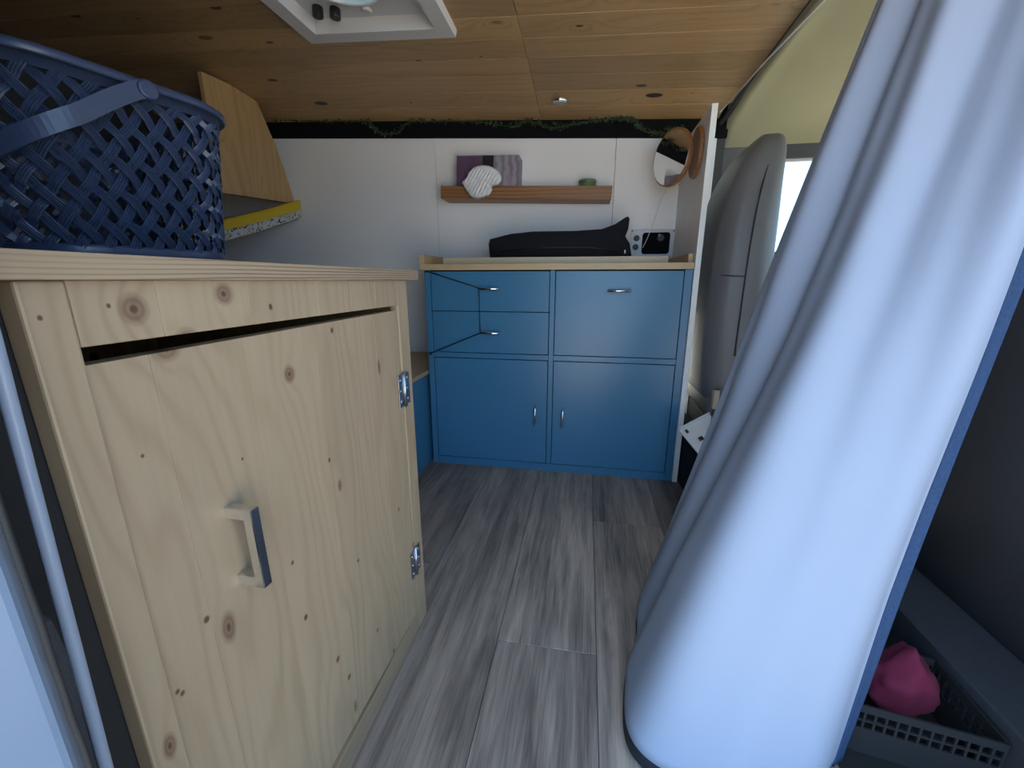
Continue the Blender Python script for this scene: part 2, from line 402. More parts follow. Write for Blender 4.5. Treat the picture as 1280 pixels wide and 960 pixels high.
# ------------------------------------------------------------ pine cabinet on the left
KN = [(.300, .855, .013, .014, .95), (.395, .865, .012, .012, .95), (.343, .821, .014, .013, .9), (.499, .758, .011, .013, 1.), (.575, .546, .006, .012, 1.),
      (.343, .483, .010, .022, 1.), (.242, .427, .007, .016, 1.), (.733, .716, .006, .016, 1.), (.541, .098, .006, .016, .9)]
KN += [(y, z, r, r * 1.25, 1.) for y, z, r in ((.300, .726, .0018), (.461, .847, .0035), (.557, .601, .0035), (.762, .385, .004), (.451, .489, .0032), (.600, .377, .0035),
      (.459, .385, .0042), (.513, .243, .0052), (.535, .177, .005), (.636, .180, .004), (.688, .070, .005), (.817, .253, .005), (.2765, .466, .0026), (.2805, .459, .0028),
      (.602, .805, .004), (.321, .516, .0038), (.403, .675, .0018), (.235, .853, .0018), (.281, .859, .0018))]
HX, HY = -.392, .8185
M['pine_frame'] = wood('pine_frame', PINE_L, PINE_D, 'z', 'y', ring=34, knots=KN, tint=.03, randoff=False, fig=.36, wamp=.26)
M['pine_door'] = wood('pine_door', PINE_L, PINE_D, 'z', 'y', ring=34, knots=KN, tint=.03, randoff=False, fig=.36, wamp=.26, off=(0, HY, 0))

pc = thing('pine_cabinet', 'knotty pine cabinet with its door slightly ajar beside the aisle', 'cabinet', (0, 0, 0))
FX = -.392
# carcass panels
box('side_panel', -1.05, FX - .021, .2365, .2545, 0, .879, M['panel_pine'], pc)
box('side_panel', -1.05, FX - .021, .842, .862, 0, .879, M['panel_pine'], pc)
box('back_panel', -1.07, -1.05, .236, .862, 0, .879, M['panel_pine'], pc)
box('bottom_panel', -1.05, FX - .021, .256, .842, .03, .05, M['panel_pine'], pc)
# glued front boards above the door
STV = [.2555, .3225, .428, .5555, .645, .727, .8205]
box('stile', FX - .020, FX, .2255, .2555, 0, .8795, M['pine_frame'], pc, bev=.0022)
box('stile', FX - .020, FX, .8205, .868, 0, .8795, M['pine_frame'], pc, bev=.0015)
for a, b in zip(STV, STV[1:]): box('rail_board', FX - .020, FX, a + .0002, b - .0002, .8280, .8795, M['pine_frame'], pc, bev=.0003, seg=1)
box('kick_board', FX - .020, FX - .001, .2557, .8203, 0, .056, M['ply'], pc, bev=.001, seg=1)
tp = box('top', -1.09, FX + .010, .18, .912, .8797, .9005, M['ply'], pc, bev=.0012)
# the door, hinged on its far edge
door = box('door', -.0195, -.0185, -.562, -.001, .064, .8165, M['pine'], pc)
door.location = (HX, HY, 0); door.rotation_euler = (.0140, 0, math.radians(-1.75))
DS = [-.562, -.4925, -.386, -.262, -.172, -.0905, -.0005]
for a, b in zip(DS, DS[1:]): box('board', -.018, .0012, a + .0001, b - .0001, .062, .8185, M['pine_door'], door, bev=.0005)
bm_h = [(-.002, .0)]
hb = prism('handle', [(.0012, .524), (.0012, .538), (.026, .538), (.026, .616), (.0012, .616), (.0012, .630), (.038, .630), (.038, .524)], 'y', -.452, -.440, M['chrome'], door, bev=.0008)
for z in (.645, .205):
    h = box('hinge', FX + .0016, FX + .0032, HY - .027, HY + .026, z - .036, z + .036, M['steel'], pc, bev=.0006, seg=1)
    cyl('pin', (FX + .0042, HY, z - .039), (0, 0, 1), .0034, .078, M['steel'], h, n=12)
    for dy in (-.017, .016):
        for dz in (-.024, .0, .024):
            cyl('screw', (FX + .0031, HY + dy, z + dz), (1, 0, 0), .0036, .0012, M['chrome'], h, n=10)

# ------------------------------------------------------------ navy laundry basket
bk = thing('laundry_basket', 'dark navy woven plastic laundry basket on top of the pine cabinet', 'basket', (-.822, .590, .9008), rz=math.atan2(-.265, .964))
BH = .246
def bper(u, k, grow=0.):
    """rounded-rectangle outline, u in [0,1)"""
    hx, hy, r = .20 - .020 * (1 - k) + grow, .148 - .016 * (1 - k) + grow, .080 + grow
    sx, sy = hx - r, hy - r
    L = [2 * sy, PI / 2 * r, 2 * sx, PI / 2 * r] * 2; tot = 4 * sx + 4 * sy + 2 * PI * r
    d = (u % 1.) * tot
    segs = [('l', r + sx, -sy, 0, 1, 2 * sy), ('a', sx, sy, 0), ('l', sx, r + sy, -1, 0, 2 * sx), ('a', -sx, sy, PI / 2), ('l', -r - sx, sy, 0, -1, 2 * sy), ('a', -sx, -sy, PI), ('l', -sx, -r - sy, 1, 0, 2 * sx), ('a', sx, -sy, 1.5 * PI)]
    for s in segs:
        ln = s[5] if s[0] == 'l' else PI / 2 * r
        if d <= ln + 1e-9:
            if s[0] == 'l':
                x, y = s[1] + s[3] * d, s[2] + s[4] * d; n = (s[4], -s[3])
            else:
                a = s[3] + d / r; x, y = s[1] + r * math.cos(a), s[2] + r * math.sin(a); n = (math.cos(a), math.sin(a))
            return Vector((x, y, 0)), Vector((n[0], n[1], 0))
        d -= ln
    return Vector((r + sx, -sy, 0)), Vector((1, 0, 0))
def bpt(u, z, o=0.):
    k = z / BH; p, n = bper(u, k); p = p + n * o; p.z = z; return p, n
def band(name, prof_, mat, nu=96):
    secs_ = []
    for i in range(nu):
        u = i / nu; s = []
        for o, z in prof_:
            p, n = bpt(u, z, o); s.append(p)
        secs_.append(s)
    b = bmesh.new(); R = [[b.verts.new(p) for p in s] for s in secs_]; m = len(prof_)
    for i in range(nu):
        for k in range(m): b.faces.new((R[i][k], R[(i + 1) % nu][k], R[(i + 1) % nu][(k + 1) % m], R[i][(k + 1) % m]))
    bmesh.ops.recalc_face_normals(b, faces=b.faces)
    return mesh_obj(name, b, mat, bk, True)
rim = band('rim', [(-.002, BH - .022), (.004, BH - .022), (.005, BH - .006), (.011, BH - .012), (.014, BH - .010), (.013, BH - .002), (.006, BH + .002), (-.002, BH)], M['basket'])
base = band('base_band', [(-.003, 0), (.003, 0), (.004, .022), (.002, .026), (-.003, .026)], M['basket'])
b = bmesh.new(); b.faces.new([b.verts.new(bpt(i / 96, .004, -.002)[0]) for i in range(96)]); mesh_obj('bottom', b, M['basket'], bk)
NS, DU, Z0, Z1 = 40, .125, .022, BH - .018
def strip(i, sg):
    b = bmesh.new(); nv = 64; rows = []
    for q in range(nv + 1):
        v = q / nv; z = Z0 + (Z1 - Z0) * v
        u = i / NS + sg * v * DU
        other = NS * (u + sg * v * DU)
        off_ = .0026 * math.tanh(2.6 * math.cos(PI * other)) * (-1) ** i * sg
        p, n = bpt(u, z, 0); p2, _ = bpt(u + sg * DU * .02, z + (Z1 - Z0) * .02, 0)
        t = (p2 - p).normalized(); s = n.cross(t).normalized()
        row = []
        for k, w in enumerate((-1, -.72, -.5, -.22, 0, .22, .5, .72, 1)):
            hgt = .0018 if k % 2 else .0
            if k in (0, 8): hgt = .0004
            row.append(b.verts.new(p + s * w * .0060 + n * (off_ + hgt)))
        row.append(b.verts.new(p + n * (off_ - .0016)))
        rows.append(row)
    m = len(rows[0])
    for q in range(nv):
        for k in range(m): b.faces.new((rows[q][k], rows[q][(k + 1) % m], rows[q + 1][(k + 1) % m], rows[q + 1][k]))
    bmesh.ops.recalc_face_normals(b, faces=b.faces)
    return mesh_obj('strip', b, M['basket'], bk, False)
for i in range(NS):
    strip(i, 1); strip(i, -1)
# folded carrying handle: from the pivot on the aisle side round the near end
hpts = []
for q in range(70):
    s_ = q / 69; u = .062 - .30 * s_
    z = BH - .014 - .195 * math.sin(s_ * PI / 2) ** 1.15
    hpts.append(bpt(u, z, .020)[0])
def ribbon(name, pts, hw, th, mat, parent, up=Vector((0, 0, 1))):
    b = bmesh.new(); R = []
    for i, p in enumerate(pts):
        t = (pts[min(i + 1, len(pts) - 1)] - pts[max(i - 1, 0)]).normalized(); side = t.cross(up).normalized(); w = side.cross(t).normalized()
        R.append([b.verts.new(p + w * a * hw + side * c * th) for a, c in ((-1, -1), (-1, .6), (-.7, 1), (.7, 1), (1, .6), (1, -1))])
    for i in range(len(R) - 1):
        for k in range(6): b.faces.new((R[i][k], R[i][(k + 1) % 6], R[i + 1][(k + 1) % 6], R[i + 1][k]))
    b.faces.new(R[0][::-1]); b.faces.new(R[-1]); bmesh.ops.recalc_face_normals(b, faces=b.faces)
    return mesh_obj(name, b, mat, parent, False)
hd_ = ribbon('handle', hpts, .0105, .0022, M['basket'], bk)
p_, n_ = bpt(.065, BH - .014, .008)
cyl('pivot', p_, n_, .0125, .017, M['basket'], hd_, bev=.003)

# ------------------------------------------------------------ blue cabinet under the back wall
bc = thing('blue_cabinet', 'blue painted cabinet with two drawers, a flap and two doors', 'cabinet', (0, 0, 0))
Y0 = 1.780
box('body', -.712, .408, Y0 + .020, 2.246, .006, .900, M['blue_dark'], bc)
box('side_panel', -.716, -.712, Y0 + .004, 2.246, .0, .9195, M['blue_paint'], bc)
box('stile', -.716, -.6885, Y0, Y0 + .0195, 0, .9195, M['blue_paint'], bc, bev=.0008, seg=1)
box('stile', -.1565, -.1355, Y0, Y0 + .0195, 0.0385, .9195, M['blue_paint'], bc, bev=.0008, seg=1)
box('stile', .379, .4095, Y0, Y0 + .0195, 0, .9195, M['blue_paint'], bc, bev=.0008, seg=1)
box('rail', -.688, -.157, Y0, Y0 + .0195, .5335, .5565, M['blue_paint'], bc, bev=.0008, seg=1)
box('rail', -.135, .3785, Y0, Y0 + .0195, .5335, .5565, M['blue_paint'], bc, bev=.0008, seg=1)
box('rail', -.688, .3785, Y0, Y0 + .0195, 0, .038, M['blue_paint'], bc, bev=.0008, seg=1)
def front(name, x0, x1, z0, z1):
    return box(name, x0 + .003, x1 - .003, Y0 - .001, Y0 + .018, z0 + .003, z1 - .003, M['blue_paint'], bc, bev=.0012)
def pull(parent, x, z, horiz, L=.085):
    d = L / 2
    y_ = Y0 - .001
    if horiz: pts = [(x - d, y_, z), (x - d, y_ - .020, z), (x - d + .006, y_ - .027, z), (x + d - .006, y_ - .027, z), (x + d, y_ - .020, z), (x + d, y_, z)]
    else: pts = [(x, y_, z - d), (x, y_ - .020, z - d), (x, y_ - .027, z - d + .006), (x, y_ - .027, z + d - .006), (x, y_ - .020, z + d), (x, y_, z + d)]
    return tube('handle', pts, .0055, M['chrome'], parent, n=10)
d1 = front('drawer', -.6885, -.1565, .7425, .9185); pull(d1, -.420, .842, True)
d2 = front('drawer', -.6885, -.1565, .5565, .7455); pull(d2, -.418, .652, True)
d3 = front('flap_door', -.1355, .379, .5565, .9185); pull(d3, .129, .836, True)
d4 = front('door', -.6885, -.1565, .038, .5335); pull(d4, -.2115, .277, False)
d5 = front('door', -.1355, .379, .038, .5335); pull(d5, -.087, .273, False)
ct = thing('worktop', 'pale wood worktop with raised end lips on the blue cabinet', 'worktop', (-.15, 2.0, .92))
def loc_child(o, root):
    o.matrix_parent_inverse = Matrix.Translation(-root.location); return o
loc_child(box('slab', -.732, .4095, Y0 - .012, 2.2495, .9205, .9465, M['counter'], ct, bev=.0015), ct)
loc_child(box('end_lip', -.732, -.708, Y0 - .012, 2.2495, .9467, .9865, M['counter'], ct, bev=.0015), ct)
loc_child(box('end_lip', .392, .4095, Y0 + .03, 2.2495, .9467, .982, M['counter'], ct, bev=.0015), ct)
lb = box('loose_board', -.655, .325, 1.86, 2.14, .947, .9765, M['loose'], bev=.001)
tag(lb, 'loose pale board lying flat on the worktop under the black case', 'board')

# bungee cord hooked round the drawer pulls
bg_ = thing('bungee_cord', 'thin black elastic cord stretched around the two drawer handles', 'cord', (-.55, 1.75, .5))
yb = Y0 - .016
loc_child(tube('cord', [(-.702, Y0 - .006, .917), (-.463, yb, .845), (-.461, yb, .650), (-.705, Y0 - .006, .549)], .0026, M['cord_black'], bg_), bg_)
for z in (.917, .549): loc_child(cyl('eyelet', (-.703, Y0, z), (0, -1, 0), .007, .009, M['black_plastic'], bg_, n=16, bev=.002), bg_)

# low bench left of the cabinet
bn = thing('bench', 'low blue bench with plain wood top between pine cabinet and blue cabinet', 'bench', (-1.2, 1.9, 0))
loc_child(box('body', -1.78, -.732, 1.56, 2.249, 0, .448, M['blue_paint'], bn, bev=.001), bn)
loc_child(box('seat_top', -1.78, -.722, 1.545, 2.2495, .4485, .468, M['counter'], bn, bev=.002), bn)

# ------------------------------------------------------------ things on the worktop and wall
out = [(-.453, .9785), (-.459, 1.04), (-.452, 1.062), (-.36, 1.083), (-.254, 1.092), (-.063, 1.091), (.051, 1.096), (.106, 1.115), (.146, 1.141), (.158, 1.146), (.166, 1.137), (.163, 1.094), (.153, 1.064), (.174, 1.033), (.184, .985), (.180, .9785)]
cs = thing('black_case', 'long black padded bag with a pointed end lying on the loose board', 'bag', (-.14, 2.0, .9785))
b = bmesh.new(); rings = []
cen = (-.13, 1.03)
for dy, sc_ in ((-.075, .86), (-.070, .95), (-.05, 1.), (.05, 1.), (.07, .95), (.075, .86)):
    R = []
    for (x, z) in out:
        zz = cen[1] + (z - cen[1]) * (sc_ if z > 1. else 1.) - .003 * (1 - sc_); xx = cen[0] + (x - cen[0]) * (1 - (1 - sc_) * .15)
        R.append(b.verts.new((xx, 2.0 + dy, max(zz, .9785))))
    rings.append(R)
n = len(out)
for i in range(len(rings) - 1):
    for k in range(n): b.faces.new((rings[i][k], rings[i][(k + 1) % n], rings[i + 1][(k + 1) % n], rings[i + 1][k]))
b.faces.new(rings[0][::-1]); b.faces.new(rings[-1]); bmesh.ops.recalc_face_normals(b, faces=b.faces)
o = loc_child(mesh_obj('shell', b, M['black_fabric'], cs, True), cs)
loc_child(tube('zip', [(-.44, 1.921, 1.0), (-.2, 1.9195, 1.02), (.0, 1.9195, 1.018), (.13, 1.921, 1.0)], .003, M['black_plastic'], cs), cs)
loc_child(box('zip_pull', .150, .156, 1.919, 1.925, .992, 1.006, M['white_plastic'], cs, bev=.001), cs)

pw = thing('power_panel', 'white screwed socket panel with black recess on the back wall', 'panel', (.31, 2.245, .985))
loc_child(prism('plate', [(.197, .986), (.404, .984), (.414, 1.121), (.202, 1.124)], 'y', 2.238, 2.2495, M['white_plastic'], pw, bev=.002), pw)
for (x, z) in ((.230, 1.081), (.228, 1.039)):
    s_ = loc_child(cyl('socket', (x, 2.2385, z), (0, -1, 0), .0145, .008, M['black_plastic'], pw, bev=.002), pw)
    cyl('socket_cap', (x, 2.2305, z), (0, -1, 0), .008, .003, M['dark_grey'], s_, bev=.001)
loc_child(prism('recess', rrect(.324, 1.056, .066, .051, .014), 'y', 2.2345, 2.2382, M['black_felt'], pw, bev=.001), pw)
loc_child(cyl('knob', (.344, 2.2345, 1.080), (0, -1, 0), .017, .014, M['black_plastic'], pw, bev=.003), pw)
loc_child(cyl('indicator', (.335, 2.2345, 1.092), (0, -1, 0), .006, .017, M['chrome'], pw, bev=.002), pw)
for (x, z) in ((.208, 1.116), (.405, 1.113), (.204, .993), (.395, .992)):
    loc_child(cyl('screw', (x, 2.2385, z), (0, -1, 0), .0035, .002, M['dark_grey'], pw, n=12), pw)
wi = tube('white_wire', smoothpath([(.355, 2.243, 1.31), (.33, 2.244, 1.24), (.309, 2.244, 1.165), (.285, 2.232, 1.09), (.262, 2.224, 1.035)]), .0016, M['cord_white'])
tag(wi, 'thin white wire hanging down the wall into the socket panel', 'wire')

sh = thing('wall_shelf', 'narrow oiled wood ledge shelf fixed to the white wall', 'shelf', (-.327, 2.25, 1.262))
SR = math.atan2(-.030, .836); sh.rotation_euler.y = -SR   # the shelf is hung slightly out of level
def shp(name, x0, x1, y0, y1, z0, z1, mat, bev=.0015): return box(name, x0, x1, y0, y1, z0, z1, mat, sh, bev)
shp('base', -.417, .417, -.112, -.0005, -.002, .012, M['oak_shelf'])
shp('front_lip', -.419, .419, -.126, -.1125, -.002, .058, M['oak_shelf'])
shp('end_lip', -.419, -.405, -.112, -.0005, .0125, .058, M['oak_shelf'])
shp('end_lip', .405, .419, -.112, -.0005, .0125, .058, M['oak_shelf'])

def box_print():
    g = G('tissue_box_print'); s = g.sep(g.coord()); x, z = s[0], s[2]
    left = g.mix(g.noise(g.coord(), 14, 3), (.07, .03, .075), (.16, .085, .15))
    blk = g.m('MULTIPLY', g.m('GREATER_THAN', x, -.025), g.m('GREATER_THAN', z, .10))
    left = g.mix(blk, left, (.010, .008, .012))
    fold = g.m('MULTIPLY_ADD', g.m('SINE', g.m('ADD', g.m('MULTIPLY', x, 170.), g.m('MULTIPLY', g.noise(g.coord(), 20, 3), 9.))), .5, .5)
    right = g.mix(fold, (.20, .17, .21), (.34, .31, .36))
    peak = g.m('GREATER_THAN', g.m('SUBTRACT', .125, g.m('MULTIPLY', g.m('ABSOLUTE', g.m('SUBTRACT', x, .105)), 2.6)), z)
    right = g.mix(g.m('MULTIPLY', peak, .45), right, (.36, .28, .32))
    g.set(col=g.mix(g.m('GREATER_THAN', x, .030), left, right), rough=.5); return g.mat
tb = thing('tissue_box', 'purple and grey tissue box with a white tissue hanging out on the wall shelf', 'tissue box', (-.512, 2.192, 1.2835))
tb.rotation_euler.y = -SR
box('carton', -.156, .156, -.052, .050, 0, .182, box_print(), tb, bev=.0015)
cyl('opening', (-.035, -.0515, .095), (0, -1, 0), .030, .0012, M['tissue'], tb)
# crumpled tissue spilling over the shelf lip
oc = [(195, 520), (240, 470), (270, 430), (290, 380), (390, 310), (500, 295), (620, 320), (720, 380), (755, 450), (740, 510), (690, 552), (625, 570), (630, 600), (600, 650), (560, 690), (430, 725), (330, 700), (250, 620)]
ol = smoothpath([((cx - 523) * .000352, 0, .0365 + (560 - cy) * .000352) for cx, cy in oc + oc[:1]], 5)[:-1]
b = bmesh.new(); NR, NA = 16, len(ol); rows = []
cc = Vector((-.016, 0, .058))
for i in range(NR + 1):
    t = i / NR; row = []
    for k in range(NA):
        p = cc.lerp(ol[k], t)
        dg = p.x * .75 - (p.z - .06) * .65
        fold = (.0075 * math.sin(dg * 330 + 6 * p.x / .05) + .003 * math.sin(dg * 720 + 1.)) * (1 - .55 * min(1., max(0., (p.z - .05) / .06)))
        row.append(b.verts.new((p.x, -.092 - .026 * math.sqrt(max(0., 1 - t ** 2.4)) + fold, p.z)))
    rows.append(row)
for i in range(NR):
    for k in range(NA): b.faces.new((rows[i][k], rows[i][(k + 1) % NA], rows[i + 1][(k + 1) % NA], rows[i + 1][k]))
bmesh.ops.remove_doubles(b, verts=b.verts, dist=1e-5)
ti = mesh_obj('tissue', b, M['tissue'], tb, True)
so = ti.modifiers.new('s', 'SOLIDIFY'); so.thickness = .002

gt = thing('green_tin', 'small round green tin on the right of the wall shelf', 'tin', (-.023, 2.185, 1.2655))
cyl('body', (0, 0, 0), (0, 0, 1), .040, .070, M['green_tin'], gt, bev=.003)
cyl('lid', (0, 0, .066), (0, 0, 1), .043, .013, M['green_tin'], gt, bev=.003)

# round mirror on its wooden mount
mr = thing('round_mirror', 'round wood-rimmed swivel mirror mounted on the white partition', 'mirror', (.326, 1.995, 1.378))
nrm = Vector((-.86, -.51, .0)).normalized()
cyl('rim', -nrm * .012, nrm, .111, .020, M['mirror_wood'], mr, n=64, bev=.004)
cyl('glass', nrm * .0082, nrm, .104, .0012, M['glass_mirror'], mr, n=64)
cyl('mount', (.0845, -.085, -.008), (-1, 0, 0), .092, .016, M['mirror_wood'], mr, n=64, bev=.005)
tube('arm', [(.070, -.075, -.005), (.045, -.03, -.002), -nrm * .010], .008, M['mirror_wood'], mr)

# leafy garland along the black strip
gl = thing('garland', 'thin green leafy garland draped along the black strip under the ceiling', 'garland', (-.7, 2.23, 1.62))
gp = [(-1.70, 2.228, 1.716), (-1.605, 2.225, 1.712), (-1.40, 2.225, 1.690), (-1.188, 2.225, 1.682), (-1.141, 2.225, 1.657), (-1.09, 2.225, 1.616), (-.992, 2.225, 1.618), (-.936, 2.225, 1.660), (-.794, 2.225, 1.655), (-.564, 2.225, 1.640), (-.402, 2.225, 1.610), (-.323, 2.225, 1.630), (-.244, 2.225, 1.603), (-.165, 2.225, 1.594), (-.014, 2.225, 1.610), (.097, 2.225, 1.612), (.171, 2.225, 1.603), (.211, 2.225, 1.566), (.285, 2.225, 1.541), (.338, 2.225, 1.549), (.398, 2.225, 1.556)]
path = smoothpath(gp, 14)
loc_child(tube('stem', path, .0022, M['leaf'], gl, n=5), gl)
b = bmesh.new()
for p in path:
    dens = 2 if p.x < -.55 else 3
    for q in range(dens):
        a = random.uniform(0, 2 * PI); L = random.uniform(.010, .020); w = L * .32
        d = Vector((math.cos(a), random.uniform(-.9, .1), math.sin(a))).normalized(); s = d.cross(Vector((random.random(), random.random(), .3))).normalized()
        c = p + Vector((random.uniform(-.008, .008), random.uniform(-.012, 0), random.uniform(-.008, .008)))
        up_ = d.cross(s) * .002
        vv = [b.verts.new(v) for v in (c, c + d * L * .5 + s * w + up_, c + d * L, c + d * L * .5 - s * w + up_)]
        b.faces.new(vv)
lv = loc_child(mesh_obj('leaves', b, M['leaf'], gl), gl); lv['kind'] = 'stuff'

# ------------------------------------------------------------ ceiling fittings
def on_ceiling(x, y): return zc(x, y)
vt = thing('roof_vent', 'white square roof vent with a blue round dome in the pine ceiling', 'roof vent', (-.755, 1.32, zc(-.755, 1.32)))
vt.rotation_euler.y = math.atan(.052)
HWv, HI, TH = .280, .219, .030
def ring_frame(name, outer, inner, z0, z1, mat, par):
    b = bmesh.new()
    def sq(h, z): return [b.verts.new(p) for p in ((-h, -h, z), (h, -h, z), (h, h, z), (-h, h, z))]
    o0, o1, i0, i1 = sq(outer, z0), sq(outer - .006, z1), sq(inner, z0), sq(inner, z1)
    for A, B in ((o0, o1), (o1, i1), (i1, i0), (i0, o0)):
        for k in range(4): b.faces.new((A[k], A[(k + 1) % 4], B[(k + 1) % 4], B[k]))
    bmesh.ops.recalc_face_normals(b, faces=b.faces)
    return mesh_obj(name, b, mat, par)
ring_frame('frame', HWv, HI, .024, -TH, M['white_plastic'], vt)
b = bmesh.new(); R1, R2, R3 = [], [], []
for k in range(48):
    a = 2 * PI * k / 48; c_, s_ = math.cos(a), math.sin(a); q = .222 / max(abs(c_), abs(s_))
    R1.append(b.verts.new((q * c_, q * s_, .014))); R2.append(b.verts.new((.150 * c_, .150 * s_, .012))); R3.append(b.verts.new((.150 * c_, .150 * s_, .024)))
for A, B in ((R1, R2), (R2, R3)):
    for k in range(48): b.faces.new((A[k], A[(k + 1) % 48], B[(k + 1) % 48], B[k]))
bmesh.ops.recalc_face_normals(b, faces=b.faces)
mesh_obj('inner_frame', b, M['white_plastic'], vt)
b = bmesh.new(); secs_ = []
NB = 48
for r, z in ((.152, .010), (.150, .004), (.143, .006), (.141, .014), (.152, .016)):
    secs_.append([b.verts.new((r * math.cos(2 * PI * k / NB), r * math.sin(2 * PI * k / NB), z)) for k in range(NB)])
for i in range(5):
    A, B = secs_[i], secs_[(i + 1) % 5]
    for k in range(NB): b.faces.new((A[k], A[(k + 1) % NB], B[(k + 1) % NB], B[k]))
bmesh.ops.recalc_face_normals(b, faces=b.faces)
mesh_obj('ring', b, M['white_plastic'], vt, True)
g = G('vent_dome_acrylic'); g.set(col=g.mix(g.noise(g.coord(), 12, 3), (.10, .28, .38), (.18, .38, .48)), rough=.35)
tl = g.new('ShaderNodeBsdfTranslucent'); tl.inputs[0].default_value = (.03, .07, .09, 1)
mx = g.new('ShaderNodeMixShader'); mx.inputs[0].default_value = .5
g.t.links.new(g.bsdf.outputs[0], mx.inputs[1]); g.t.links.new(tl.outputs[0], mx.inputs[2]); g.t.links.new(mx.outputs[0], g.n['Material Output'].inputs['Surface'])
M['dome'] = g.mat
b = bmesh.new(); secs_ = []
for q in range(9):
    a = q / 8 * PI / 2; r, z = .156 * math.cos(a), .016 + .05 * math.sin(a)
    secs_.append([b.verts.new((max(r, .001) * math.cos(2 * PI * k / NB), max(r, .001) * math.sin(2 * PI * k / NB), z)) for k in range(NB)])
for A, B in zip(secs_, secs_[1:]):
    for k in range(NB): b.faces.new((A[k], A[(k + 1) % NB], B[(k + 1) % NB], B[k]))
mesh_obj('dome', b, M['dome'], vt, True)
for kx, ky in ((-.160, .150), (-.105, .162)):
    k_ = cyl('knob', (kx, ky, .012), (0, 0, -1), .017, .030, M['black_plastic'], vt, bev=.003)
cyl('latch', (.005, .168, .012), (0, 0, -1), .016, .014, M['white_plastic'], vt, bev=.004)

pl = thing('ceiling_light', 'small round metal-rimmed puck light set in the pine ceiling', 'light', (-.157, 2.085, zc(-.157, 2.085)))
nz_ = Vector((-.05, .14, -1)).normalized()
cyl('rim', (0, 0, .004), nz_, .038, .014, M['chrome'], pl, n=48, bev=.003)
cyl('lens', nz_ * .0078, nz_, .031, .0045, plain('frosted_lens', (.62, .64, .68), .35, var=.15, scale=260), pl, n=48, bev=.001)

# ------------------------------------------------------------ rear overhead: pine gusset and the yellow-edged pad
pg = prism('pine_gusset', [(1.752, 1.742), (1.90, 1.752), (2.06, 1.742), (2.105, 1.66), (2.155, 1.57), (2.205, 1.45), (2.249, 1.325), (2.249, 1.300), (1.752, 1.266)], 'x', -1.682, -1.662, M['panel_pine'], bev=.001)
tag(pg, 'pine end panel with a curved edge hanging from the ceiling behind the basket', 'panel')
pd_ = thing('padded_ledge', 'yellow-edged pad with floral side hanging below the pine end panel', 'cushion', (-1.66, 1.95, 1.2))
A_ = Vector((-1.553, 2.15, 1.299)); B_ = Vector((-1.699, 1.80, 1.172))
dirv = (A_ - B_); B2 = B_ - dirv * .55
def padsec(P, h1, h2):
    back = Vector((-.11, .10, .050))
    return P, P + Vector((-.004, .004, -h1)), P + Vector((-.010, .008, -h1 - h2)), back
def strip4(name, mat, f):
    """solid bar along the pad edge from f(point, width factor) -> 4 corners"""
    secs_ = []
    for t in (0, .2, .4, .6, .8, 1.):
        P = B2 + (A_ - B2) * t
        secs_.append(f(P + Vector((0, 0, -.012 * math.sin(PI * t))), t))
    return loc_child(loft(name, secs_, mat, pd_, smooth=False), pd_)
strip4('yellow_edge', M['yellow'], lambda P, t: [P, P + Vector((.004, -.004, -.012)), P + Vector((0, 0, -.048)), P + Vector((-.05, .03, -.040)), P + Vector((-.05, .03, .004))])
def floral():
    g = G('floral_fabric'); c = g.coord()
    a = g.ramp(g.noise(c, 38, 4, .7, 1.5), .53, .57); b2 = g.ramp(g.noise(c, 70, 2, .5, 1.), .6, .64)
    col = g.mix(a, (.62, .60, .57), (.03, .03, .035)); col = g.mix(b2, col, (.55, .42, .12))
    g.set(col=col, rough=.8); return g.mat
strip4('floral_side', floral(), lambda P, t: [P + Vector((-.002, .001, -.0485)), P + Vector((.002, -.002, -.055)), P + Vector((-.008, .004, -.048 - .052 + .016 * t)), P + Vector((-.06, .035, -.095)), P + Vector((-.05, .03, -.041))])
strip4('fleece_top', M['fleece'], lambda P, t: [P + Vector((-.051, .031, .004)), P + Vector((-.051, .031, -.09)), P + Vector((-.20, .10, -.05)), P + Vector((-.17, .09, .030 - .04 * t))])

# ------------------------------------------------------------ cab: seats and bits
def rsec(z, x0, x1, y0, y1, r, lean=0.):
    return [(x, y, z) for x, y in rrect((x0 + x1) / 2, (y0 + y1) / 2, (x1 - x0) / 2, (y1 - y0) / 2, min(r, (x1 - x0) / 2 * .98, (y1 - y0) / 2 * .98), 7)]
ds = thing('driver_seat', 'grey vinyl driver seat back seen past the white partition', 'seat', (.6, 1.87, 0))
S = [(.40, .50, .66, 1.70, 2.04, .05), (.42, .470, .69, 1.665, 2.06, .07), (.60, .462, .685, 1.655, 2.07, .085), (.80, .460, .678, 1.655, 2.07, .085), (.95, .462, .673, 1.655, 2.07, .085), (1.05, .466, .670, 1.658, 2.068, .08), (1.15, .478, .668, 1.668, 2.06, .07),
     (1.22, .494, .668, 1.685, 2.05, .06), (1.29, .522, .670, 1.70, 2.03, .05), (1.345, .555, .674, 1.725, 2.00, .04), (1.385, .592, .672, 1.765, 1.96, .03), (1.398, .612, .664, 1.81, 1.91, .016)]
bkst = loc_child(loft('backrest', [rsec(*s) for s in S], M['leather'], ds), ds)
ss = bkst.modifiers.new('sub', 'SUBSURF'); ss.levels = 1; ss.render_levels = 2
loc_child(tube('seam', smoothpath([(.605, 1.706, 1.29), (.575, 1.667, 1.16), (.563, 1.6545, 1.02), (.560, 1.6525, .85), (.560, 1.6525, .60)]), .0028, M['seam'], ds), ds)
loc_child(tube('seam', smoothpath([(.484, 1.675, .895), (.50, 1.658, .895), (.53, 1.6535, .893), (.560, 1.6525, .892)]), .002, M['seam'], ds), ds)
